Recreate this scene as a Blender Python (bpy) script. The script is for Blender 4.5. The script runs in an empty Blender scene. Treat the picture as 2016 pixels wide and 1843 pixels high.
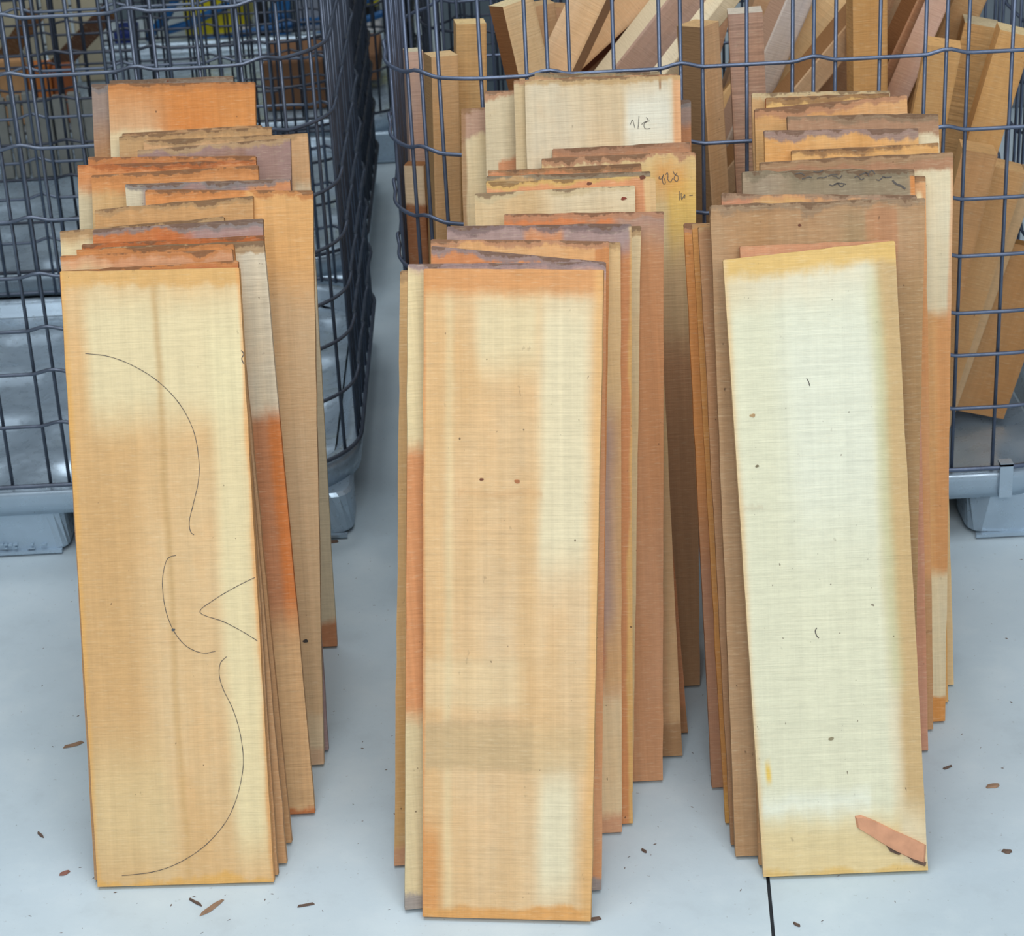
import bpy, bmesh, math, random
from mathutils import Vector, Matrix, noise
random.seed(7)
C = bpy.context.scene.collection
# ------------------------------------------------------------------ camera
F_PX, W_PX, H_PX = 4325.0, 2016.0, 1843.0
CAM = Vector((0, 0, 1.75)); PITCH = math.radians(25); ROLL = math.radians(3.03)
fw = Vector((0, math.cos(PITCH), -math.sin(PITCH)))
r0 = Vector((1, 0, 0)); u0 = Vector((0, math.sin(PITCH), math.cos(PITCH)))
rt = r0 * math.cos(ROLL) - u0 * math.sin(ROLL)
up = r0 * math.sin(ROLL) + u0 * math.cos(ROLL)
cd = bpy.data.cameras.new('camera'); cam = bpy.data.objects.new('camera', cd); C.objects.link(cam)
cam.matrix_world = Matrix(((rt.x, up.x, -fw.x, CAM.x), (rt.y, up.y, -fw.y, CAM.y), (rt.z, up.z, -fw.z, CAM.z), (0, 0, 0, 1)))
cd.sensor_fit = 'HORIZONTAL'; cd.sensor_width = 36; cd.lens = 36 * F_PX / W_PX; cd.clip_end = 60
cd.dof.use_dof = True; cd.dof.focus_distance = 2.95; cd.dof.aperture_fstop = 13
bpy.context.scene.camera = cam
# ------------------------------------------------------------------ light
sc = bpy.context.scene
wd = bpy.data.worlds.new('hall_light'); sc.world = wd; wd.use_nodes = True
bg = wd.node_tree.nodes['Background']; bg.inputs[0].default_value = (.80, .90, 1.0, 1); bg.inputs[1].default_value = 0.36
def area(name, loc, target, sx, sy, power, col):
    l = bpy.data.lights.new(name, 'AREA'); l.shape = 'RECTANGLE'; l.size = sx; l.size_y = sy; l.energy = power; l.color = col
    o = bpy.data.objects.new(name, l); C.objects.link(o); o.location = loc
    o.rotation_euler = (Vector(target) - Vector(loc)).to_track_quat('-Z', 'Y').to_euler(); return o
area('daylight_opening', (0.4, -1.2, 3.2), (0, 2.4, .2), 4.2, 2.4, 134, (1, .985, .985))
area('roof_light', (-.1, 2.3, 4.2), (0, 2.7, 0), 3.2, 2.4, 92, (.93, .97, 1))
area('rear_roof_light', (-.9, 6.6, 4.6), (-.6, 6.4, 0), 2.4, 1.4, 60, (.95, .98, 1))
sc.view_settings.view_transform = 'Standard'; sc.view_settings.look = 'None'
sc.view_settings.exposure = 0.0; sc.view_settings.gamma = 1; sc.view_settings.use_curve_mapping = False

# ------------------------------------------------------------------ geometry helpers
def ray(x, y): return (fw + rt * ((x - W_PX / 2) / F_PX) - up * ((y - H_PX / 2) / F_PX))
def at(x, y, Y): d = ray(x, y); return CAM + d * (Y / d.y)              # point on the vertical plane Y
def atz(x, y, z=0.0): d = ray(x, y); return CAM + d * ((z - CAM.z) / d.z)   # point at height z
def atp(x, y, p, n): d = ray(x, y); return CAM + d * ((p - CAM).dot(n) / d.dot(n))
def srgb(c, k=1.0):
    r = []
    for v in c:
        v = v / 255
        v = v / 12.92 if v <= .04045 else ((v + .055) / 1.055) ** 2.4
        r.append(min(1, v * k))
    return (*r, 1)
def meshobj(name, verts, faces, mat, parent=None, smooth=False, uvs=None):
    me = bpy.data.meshes.new(name); me.from_pydata([tuple(v) for v in verts], [], faces)
    me.materials.append(mat)
    if smooth:
        for p in me.polygons: p.use_smooth = True
    if uvs:
        uv = me.uv_layers.new(name='UVMap')
        for lp in me.loops: uv.data[lp.index].uv = uvs[lp.vertex_index]
    me.update()
    o = bpy.data.objects.new(name, me); C.objects.link(o); o.parent = parent
    return o
def empty(name, loc=(0, 0, 0)):
    o = bpy.data.objects.new(name, None); C.objects.link(o); o.location = loc; o.empty_display_size = .05; return o
def tag(o, label=None, cat=None, group=None, kind=None):
    for k, v in (('label', label), ('category', cat), ('group', group), ('kind', kind)):
        if v: o[k] = v
    return o
def box(V, Fc, x0, x1, y0, y1, z0, z1, taper=0.0):
    b = len(V); t = taper
    V += [(x0 + t, y0 + t, z0), (x1 - t, y0 + t, z0), (x1 - t, y1 - t, z0), (x0 + t, y1 - t, z0), (x0, y0, z1), (x1, y0, z1), (x1, y1, z1), (x0, y1, z1)]
    Fc += [(b, b + 3, b + 2, b + 1), (b + 4, b + 5, b + 6, b + 7), (b, b + 1, b + 5, b + 4), (b + 1, b + 2, b + 6, b + 5), (b + 2, b + 3, b + 7, b + 6), (b + 3, b, b + 4, b + 7)]
def tube(pts, r, sides=6, closed=False):
    V, Fc = [], []; n = len(pts)
    for i, p in enumerate(pts):
        p = Vector(p)
        a = Vector(pts[(i - 1) % n] if (closed or i > 0) else pts[0]); c = Vector(pts[(i + 1) % n] if (closed or i < n - 1) else pts[-1])
        t = (c - a).normalized(); s = t.cross(Vector((0, 0, 1)))
        if s.length < 1e-3: s = t.cross(Vector((0, 1, 0)))
        s.normalize(); w = s.cross(t)
        for k in range(sides):
            an = 2 * math.pi * k / sides; V.append(p + s * (r * math.cos(an)) + w * (r * math.sin(an)))
    for i in range(n if closed else n - 1):
        j = (i + 1) % n
        for k in range(sides):
            l = (k + 1) % sides; Fc.append((i * sides + k, i * sides + l, j * sides + l, j * sides + k))
    if not closed:
        Fc.append(tuple(range(sides - 1, -1, -1))); Fc.append(tuple((n - 1) * sides + k for k in range(sides)))
    return V, Fc

# ------------------------------------------------------------------ materials
class NT:
    def __init__(s, m): m.use_nodes = True; s.t = m.node_tree; s.b = s.t.nodes['Principled BSDF']
    def n(s, typ, **kw):
        nd = s.t.nodes.new(typ)
        for k, v in kw.items(): setattr(nd, k, v)
        return nd
    def l(s, a, b): s.t.links.new(a, b)
    def inp(s, sock, v):
        if hasattr(v, 'is_linked'): s.l(v, sock)
        else: sock.default_value = v
    def math(s, op, a, b=0.0, clamp=False):
        nd = s.n('ShaderNodeMath', operation=op, use_clamp=clamp); s.inp(nd.inputs[0], a); s.inp(nd.inputs[1], b); return nd.outputs[0]
    def mix(s, f, a, b, typ='MIX'):
        nd = s.n('ShaderNodeMix', data_type='RGBA', blend_type=typ); s.inp(nd.inputs[0], f); s.inp(nd.inputs[6], a); s.inp(nd.inputs[7], b); return nd.outputs[2]
    def mr(s, v, a, b, c=0.0, d=1.0, smooth=False):
        nd = s.n('ShaderNodeMapRange', interpolation_type='SMOOTHSTEP' if smooth else 'LINEAR')
        s.inp(nd.inputs[0], v); nd.inputs[1].default_value = a; nd.inputs[2].default_value = b; nd.inputs[3].default_value = c; nd.inputs[4].default_value = d; return nd.outputs[0]
    def noise(s, vec, scale, detail=2.0, rough=.5):
        nd = s.n('ShaderNodeTexNoise'); s.l(vec, nd.inputs['Vector']); nd.inputs['Scale'].default_value = scale; nd.inputs['Detail'].default_value = detail; nd.inputs['Roughness'].default_value = rough; return nd.outputs[0]
    def mapping(s, vec, scale, loc=(0, 0, 0)):
        nd = s.n('ShaderNodeMapping'); s.l(vec, nd.inputs[0]); nd.inputs['Scale'].default_value = scale; nd.inputs['Location'].default_value = loc; return nd.outputs[0]
def simple(name, c, rough=.6, metal=0.0, var=0.0, scale=20, bump=0.0):
    m = bpy.data.materials.new(name); t = NT(m); t.b.inputs['Roughness'].default_value = rough; t.b.inputs['Metallic'].default_value = metal
    tc = t.n('ShaderNodeTexCoord'); nz = t.noise(tc.outputs['Object'], scale, 4)
    c1 = srgb(c, 1 - var); c2 = srgb(c, 1 + var)
    t.l(t.mix(t.mr(nz, .3, .7), c1, c2), t.b.inputs['Base Color'])
    if bump:
        b = t.n('ShaderNodeBump'); b.inputs['Strength'].default_value = bump; b.inputs['Distance'].default_value = .002; t.l(nz, b.inputs['Height']); t.l(b.outputs[0], t.b.inputs['Normal'])
    return m
CREAM = (226, 205, 160); PALE = (223, 212, 180); WHITE = (226, 223, 203); HONEY = (218, 182, 128); ORANGE = (214, 144, 86)
DEEP = (192, 112, 62); SALMON = (204, 150, 114); PURPLE = (166, 144, 140); TAN = (196, 158, 112); BROWN = (164, 124, 86)
MOSS = (150, 141, 112); YELLOW = (228, 190, 116); GREY = (150, 142, 138); PINK = (214, 178, 150); OCHRE = (200, 156, 92)
def wood(name, base, patches=(), dist=.03, dirt=.25, end=TAN, grain=.11, saw=.045, streak=0.0, k=1.0, seed=None, side=None):
    """patches: (u0,u1,v0,v1,colour,opacity,soft) in fractions of the board face"""
    base = (base[0], base[1], min(255, base[2] + 7))
    m = bpy.data.materials.new(name); t = NT(m); sd = seed if seed is not None else random.uniform(0, 50)
    tc = t.n('ShaderNodeTexCoord'); ob = tc.outputs['Object']; off = t.mapping(ob, (1, 1, 1), (sd, sd * .7, sd * 1.3))
    sp = t.n('ShaderNodeSeparateXYZ'); t.l(tc.outputs['UV'], sp.inputs[0])
    n1 = t.noise(t.mapping(off, (1, 1, .5)), 9, 5, .6); n2 = t.noise(t.mapping(off, (1.2, 1, .8)), 15, 5, .65)
    U = t.math('ADD', sp.outputs[0], t.math('MULTIPLY', t.math('SUBTRACT', n1, .5), dist * 2.6))
    V = t.math('ADD', sp.outputs[1], t.math('MULTIPLY', t.math('SUBTRACT', n2, .5), dist * 2.0))
    blot = t.noise(t.mapping(off, (1.6, 1, .5)), 6, 3); blot2 = t.noise(t.mapping(off, (1.3, 1, .9), (7, 3, 1)), 16, 4, .6)
    col = t.mix(t.mr(blot, .35, .7), srgb(base, k), srgb(tuple(min(255, c * f) for c, f in zip(base, (.97, .91, .82))), k))
    col = t.mix(t.mr(blot2, .5, .75, 0, .35), col, srgb(tuple(min(255, c * f) for c, f in zip(base, (1.04, .96, .88))), k))
    for (a, b, c, d, pc, op, so) in patches:
        mk = None
        for (v, lo, hi) in ((U, a, b), (V, c, d)):
            if lo > -.5:
                x = t.mr(v, lo - so, lo + so, 0, 1, True); mk = x if mk is None else t.math('MULTIPLY', mk, x)
            if hi < 1.5:
                x = t.mr(v, hi - so, hi + so, 1, 0, True); mk = x if mk is None else t.math('MULTIPLY', mk, x)
        if mk is None: continue
        col = t.mix(t.math('MULTIPLY', mk, op), col, srgb(pc, k))
    # long grain streaks and cross saw marks
    g = t.noise(t.mapping(off, (95, 40, 2.2)), 1.0, 3, .6); s2 = t.noise(t.mapping(off, (9, 40, 300)), 1.0, 3, .65)
    gm = t.math('ADD', t.mr(g, .3, .7, 1 - grain, 1 + grain * .35), t.mr(s2, .3, .7, -saw, saw * .4))
    if streak:
        g3 = t.noise(t.mapping(off, (24, 10, .7)), 1.0, 2, .5); gm = t.math('MULTIPLY', gm, t.mr(g3, .35, .65, 1 - streak, 1 + streak * .3))
    mo = t.noise(t.mapping(off, (55, 40, 120)), 1.0, 4, .7); gm = t.math('ADD', gm, t.mr(mo, .3, .7, -.06, .04))
    cm = t.n('ShaderNodeCombineXYZ')
    for i in range(3): t.l(gm, cm.inputs[i])
    col = t.mix(1.0, col, cm.outputs[0], 'MULTIPLY')
    fl_ = t.noise(t.mapping(off, (70, 60, 420)), 1.0, 2, .5); col = t.mix(t.mr(fl_, .55, .8, 0, .16), col, srgb((244, 232, 196), k))
    # dark specks and scuffs
    sn = t.noise(t.mapping(off, (70, 70, 45)), 1.0, 3, .55); col = t.mix(t.math('MULTIPLY', t.mr(sn, .72, .80), .25 + dirt), col, srgb((92, 70, 52)))
    sk = t.noise(t.mapping(off, (170, 170, 130), (11, 5, 3)), 1.0, 1, .4); col = t.mix(t.math('MULTIPLY', t.mr(sk, .79, .84), .75), col, srgb((84, 64, 50)))
    # end grain on the sawn ends
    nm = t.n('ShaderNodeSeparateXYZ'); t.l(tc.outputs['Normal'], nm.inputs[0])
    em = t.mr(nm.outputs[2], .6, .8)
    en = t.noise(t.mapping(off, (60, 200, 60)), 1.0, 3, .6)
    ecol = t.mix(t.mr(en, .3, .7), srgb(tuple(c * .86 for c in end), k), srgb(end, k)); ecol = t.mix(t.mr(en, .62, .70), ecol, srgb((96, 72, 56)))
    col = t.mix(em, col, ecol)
    if side: col = t.mix(t.mr(t.math('ABSOLUTE', nm.outputs[0]), .6, .8), col, srgb(side, k))  # tone of the side faces; on several beams it paints their shaded side
    t.l(col, t.b.inputs['Base Color']); t.b.inputs['Roughness'].default_value = .72; t.b.inputs['Specular IOR Level'].default_value = .25
    b = t.n('ShaderNodeBump'); b.inputs['Strength'].default_value = .55; b.inputs['Distance'].default_value = .0014
    t.l(t.math('ADD', g, s2), b.inputs['Height']); t.l(b.outputs[0], t.b.inputs['Normal'])
    return m
def pencil_mat():
    return simple('pencil_graphite', (86, 80, 74), .6, 0, .1)
M_PENCIL = pencil_mat()
def metal(name, c, rough, var=.12, scale=9, metallic=.85):
    m = bpy.data.materials.new(name); t = NT(m); tc = t.n('ShaderNodeTexCoord')
    n1 = t.noise(tc.outputs['Object'], scale, 4); n2 = t.noise(tc.outputs['Object'], scale * 7, 3)
    col = t.mix(t.mr(n1, .3, .7), srgb(c, 1 - var), srgb(c, 1 + var)); t.l(col, t.b.inputs['Base Color'])
    t.b.inputs['Metallic'].default_value = metallic; t.l(t.mr(n2, .3, .7, rough - .08, rough + .12), t.b.inputs['Roughness'])
    b = t.n('ShaderNodeBump'); b.inputs['Strength'].default_value = .15; b.inputs['Distance'].default_value = .002; t.l(n1, b.inputs['Height']); t.l(b.outputs[0], t.b.inputs['Normal'])
    return m
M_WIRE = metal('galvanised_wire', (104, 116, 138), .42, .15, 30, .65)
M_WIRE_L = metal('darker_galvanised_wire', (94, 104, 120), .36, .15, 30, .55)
M_WIRE_DARK = metal('dark_wire', (66, 72, 84), .4, .15, 30, .5)  # darkest wire tone, for the rear containers
M_TRAY = metal('galvanised_sheet', (168, 188, 204), .30, .14, 8, .4)
M_DARK = simple('shaded_underside', (38, 40, 44), .8)

# ------------------------------------------------------------------ floor
def floor_mat():
    m = bpy.data.materials.new('pale_concrete'); t = NT(m); tc = t.n('ShaderNodeTexCoord'); ob = tc.outputs['Object']
    a = t.noise(ob, 1.6, 5, .6); b2 = t.noise(ob, 9, 5, .65); c2 = t.noise(ob, 120, 3, .6)
    col = t.mix(t.mr(a, .35, .65), srgb((186, 203, 212)), srgb((198, 214, 222)))
    col = t.mix(t.math('MULTIPLY', t.mr(b2, .5, .7), .35), col, srgb((212, 224, 228)))
    col = t.mix(t.math('MULTIPLY', t.mr(b2, .45, .3), .3), col, srgb((168, 182, 190)))
    col = t.mix(t.math('MULTIPLY', t.mr(c2, .66, .74), .35), col, srgb((110, 108, 100)))
    t.l(col, t.b.inputs['Base Color']); t.l(t.mr(b2, .3, .7, .42, .6), t.b.inputs['Roughness'])
    b = t.n('ShaderNodeBump'); b.inputs['Strength'].default_value = .12; b.inputs['Distance'].default_value = .002; t.l(c2, b.inputs['Height']); t.l(b.outputs[0], t.b.inputs['Normal'])
    return m
M_FLOOR = floor_mat()
fl = tag(empty('floor'), 'pale blue-grey concrete floor with a dark joint', kind='structure')
ja = atz(1512, 1730); jb = atz(1522, 1835); jd = (jb - ja); jd = jd / jd.y
jx = lambda y: ja.x + jd.x * (y - ja.y)
hw = .0024
for (side, xs) in ((-1, -4.0), (1, 5.0)):
    V, Fc = [], []
    e0, e1 = jx(-2.5) + side * hw, jx(9.5) + side * hw
    q = [(xs, -2.5), (e0, -2.5), (e1, 9.5), (xs, 9.5)]
    if side > 0: q = [(e0, -2.5), (xs, -2.5), (xs, 9.5), (e1, 9.5)]
    V = [(x, y, 0) for x, y in q] + [(x, y, -.08) for x, y in q]
    Fc = [(0, 1, 2, 3), (7, 6, 5, 4)] + [(i, i + 4, (i + 1) % 4 + 4, (i + 1) % 4) for i in range(4)]
    meshobj('floor_slab', V, Fc, M_FLOOR, fl)
V, Fc = [], []; V = [(jx(-2.5) - hw, -2.5, -.006), (jx(-2.5) + hw, -2.5, -.006), (jx(9.5) + hw, 9.5, -.006), (jx(9.5) - hw, 9.5, -.006)] + [(jx(-2.5) - hw, -2.5, -.02), (jx(-2.5) + hw, -2.5, -.02), (jx(9.5) + hw, 9.5, -.02), (jx(9.5) - hw, 9.5, -.02)]
tag(meshobj('joint_filler', V, [(0, 1, 2, 3), (7, 6, 5, 4)] + [(i, i + 4, (i + 1) % 4 + 4, (i + 1) % 4) for i in range(4)], simple('joint_tar', (38, 42, 48), .8), fl), 'dark joint filler')
# hall walls far behind the cages and to the sides
M_WALL = simple('grey_hall_wall', (84, 86, 88), .9, 0, .1, 2)
V, Fc = [], []; box(V, Fc, -4, 5, 9.5, 9.7, -.08, 4.9); tag(meshobj('wall_back', V, Fc, M_WALL), 'grey rear wall of the hall', kind='structure')
V, Fc = [], []; box(V, Fc, -4.2, -4, 3.0, 9.5, -.08, 4.9); tag(meshobj('wall_left', V, Fc, M_WALL), 'grey left wall of the hall', kind='structure')
V, Fc = [], []; box(V, Fc, 5, 5.2, 3.0, 9.5, -.08, 4.9); tag(meshobj('wall_right', V, Fc, M_WALL), 'grey right wall of the hall', kind='structure')
V, Fc = [], []; box(V, Fc, -4.2, 5.2, 3.4, 9.7, 4.9, 5.05); tag(meshobj('ceiling', V, Fc, M_WALL), 'grey ceiling over the rear of the hall', kind='structure')

# ------------------------------------------------------------------ boards
# (TL, TR, BL|None, BR|None, Yb|None, lean, thickness, label, material args)
def P(*a): return a
T = lambda h, c, o=1, s=.012: (-1, 2, 1 - h, 2, c, o, s)          # band along the sawn top
B = lambda h, c, o=1, s=.012: (-1, 2, -1, h, c, o, s)             # band along the foot
Lf = lambda w, c, o=1, s=.03: (-1, w, -1, 2, c, o, s)
Rt = lambda w, c, o=1, s=.03: (1 - w, 2, -1, 2, c, o, s)
R_ = lambda a, b, c, d, col, o=1, s=.02: (a, b, c, d, col, o, s)
LEFT = [
 P((118, 535), (470, 527), (193, 1764), (540, 1754), None, 20, .012, 'front board of the left row, honey coloured with pencilled curves', dict(base=(222, 190, 136), end=TAN, dist=.03, grain=.07,
   patches=[R_(-1, .34, -1, .72, (208, 166, 112), .85, .12), R_(.12, 1.2, .76, .965, (228, 212, 168), .9, .05), R_(.80, .985, .05, .9, (232, 218, 172), .75, .05), R_(-1, .45, .03, .22, (224, 200, 150), .6, .08),
     R_(.50, .535, -1, 2, (200, 162, 108), .6, .02), T(.024, (218, 172, 108), .95, .008), B(.010, (222, 172, 96), .9, .006), Lf(.02, (226, 172, 96), .8, .02), Rt(.015, (222, 160, 96), .7, .012)])),
 P((118, 531), (467, 510), (187, 1751), (548, 1741), None, 20, .010, 'thin brown board directly behind the pencilled board', dict(base=TAN, end=ORANGE, patches=[T(.05, DEEP, .8)])),
 P((118, 501), (457, 488), None, (566, 1719), None, 20, .013, 'salmon-topped board with a cream lower band, left row front', dict(base=TAN, end=ORANGE, patches=[T(.05, (206, 152, 112), .95), R_(-1, .3, .9, .975, CREAM, .8)])),
 P((150, 489), (459, 477), None, (574, 1660), None, 20, .013, 'orange-ended narrow board just behind the salmon-topped board', dict(base=TAN, end=ORANGE, patches=[T(.04, ORANGE)])),
 P((200, 484), (519, 471), None, (620, 1602), None, 20, .013, 'board with pale rippled right side turning orange halfway down', dict(base=PALE, end=TAN, saw=.14, patches=[R_(-1, 2, -1, .70, (190, 126, 84), .95, .02), R_(.93, 2, .02, .70, (214, 126, 62), .85, .03), R_(-1, 2, -1, .34, (214, 176, 128), .9, .06), B(.012, DEEP, .9, .006), R_(-1, .84, .7, 2, TAN, .6, .05)])),
 P((161, 478), (519, 460), None, None, 2.635, 19.7, .012, 'rust red board end showing as a strip behind the rippled board', dict(base=SALMON, end=DEEP, patches=[T(.05, DEEP)])),
 P((183, 449), (517, 427), None, None, 2.66, 19.6, .012, 'board with a rust and grey knotted top end, left row', dict(base=CREAM, end=GREY, dirt=.5, patches=[T(.05, (196, 124, 74)), R_(.55, 2, .95, 2, PURPLE, .95, .05), R_(.36, .6, .955, .985, DEEP, .9, .03)])),
 P((118, 452), (440, 424), (190, 1560), None, 2.69, 19.5, .012, 'cream board sticking out left under a tan sawn end', dict(base=(232, 220, 176), end=TAN, patches=[T(.022, TAN)])),
 P((187, 410), (498, 382), None, None, 2.72, 19.3, .012, 'board with tan top and pale yellow band beneath, left row middle', dict(base=CREAM, end=TAN, patches=[T(.05, (204, 158, 106)), R_(-1, 2, .91, .95, (230, 218, 164), .9, .01)])),
 P((286, 370), (615, 372), None, (637, 1508), None, 18.6, .014, 'tall light board standing widest to the right in the left row', dict(base=(214, 184, 138), end=ORANGE, patches=[T(.16, (226, 172, 108), .9, .06), R_(-1, .6, .96, 2, ORANGE, .9), B(.03, DEEP, .9, .01), B(.09, PALE, .5, .01), R_(.0, 1.2, .08, .6, (204, 172, 132), .7, .1)])),
 P((246, 360), (570, 349), None, (647, 1478), None, 18.6, .012, 'grey-topped board with light left stripe, left row middle', dict(base=PURPLE, end=GREY, dirt=.6, patches=[R_(-1, .1, -1, 2, PALE, .9, .03), R_(.74, 2, .965, 2, ORANGE, .9, .03)])),
 P((180, 342), (508, 322), None, None, 2.83, 18.4, .012, 'plain honey board with thin rust line along its top', dict(base=(216, 184, 130), end=ORANGE, patches=[T(.03, ORANGE, .9)])),
 P((152, 322), (503, 312), None, None, 2.86, 18.3, .012, 'board with long orange end and grey-white left edge', dict(base=CREAM, end=DEEP, patches=[T(.05, (212, 142, 88)), R_(-1, .2, -1, .95, (206, 192, 158), .9, .03)])),
 P((173, 306), (503, 304), None, None, 2.885, 18.2, .012, 'reddish board end showing just above the orange-ended board', dict(base=SALMON, end=ORANGE, patches=[T(.06, (202, 130, 84)), R_(.9, 2, .92, .995, YELLOW, .8)])),
 P((270, 293), (571, 268), None, None, 2.93, 18.0, .013, 'grey weathered board with a yellow sawn top, left row rear', dict(base=PURPLE, end=(206,172,126), dirt=.5, patches=[R_(-1, .7, .92, .99, (160, 124, 100), .7), R_(.6, 2, -1, .9, (176, 150, 130), .7, .08)])),
 P((282, 274), (606, 259), None, (663, 1273), None, 17.6, .012, 'light board furthest right in the left row, pale patch at its edge', dict(base=(212, 172, 122), end=TAN, patches=[R_(.9, 2, -1, .9, PALE, .8, .02), B(.05, DEEP, .8)])),
 P((235, 266), (534, 247), None, None, 3.03, 17.4, .012, 'tan board with dark bark fleck on its left corner', dict(base=TAN, end=TAN, patches=[T(.04, (200, 160, 112))])),
 P((240, 260), (515, 243), None, None, 3.055, 17.2, .010, 'thin tan board with dull end behind the bark-flecked board', dict(base=SALMON, end=TAN)),
 P((213, 162), (501, 158), None, None, 3.09, 16.6, .014, 'bright orange-topped board with a white band, tall at the rear left', dict(base=(232, 200, 146), end=ORANGE, dist=.02, patches=[T(.085, (214, 140, 76), 1, .008), R_(-1, .35, -1, .91, (228, 220, 184), .9, .12), R_(.72, 2, .988, 2, DEEP, .7, .01), R_(.72, 2, -1, .93, (226, 168, 104), .6, .15)])),
 P((180, 163), (462, 157), None, None, 3.12, 16.4, .012, 'grey-brown board peeking out left behind the orange-topped board', dict(base=(188, 146, 100), end=GREY, patches=[T(.09, GREY, .7, .05)])),
 P((215, 156), (458, 146), None, None, 3.145, 16.2, .011, 'rearmost grey board of the left row, sawn end uppermost', dict(base=TAN, end=(150, 130, 108), patches=[T(.06, GREY, .9)])),
]
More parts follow.
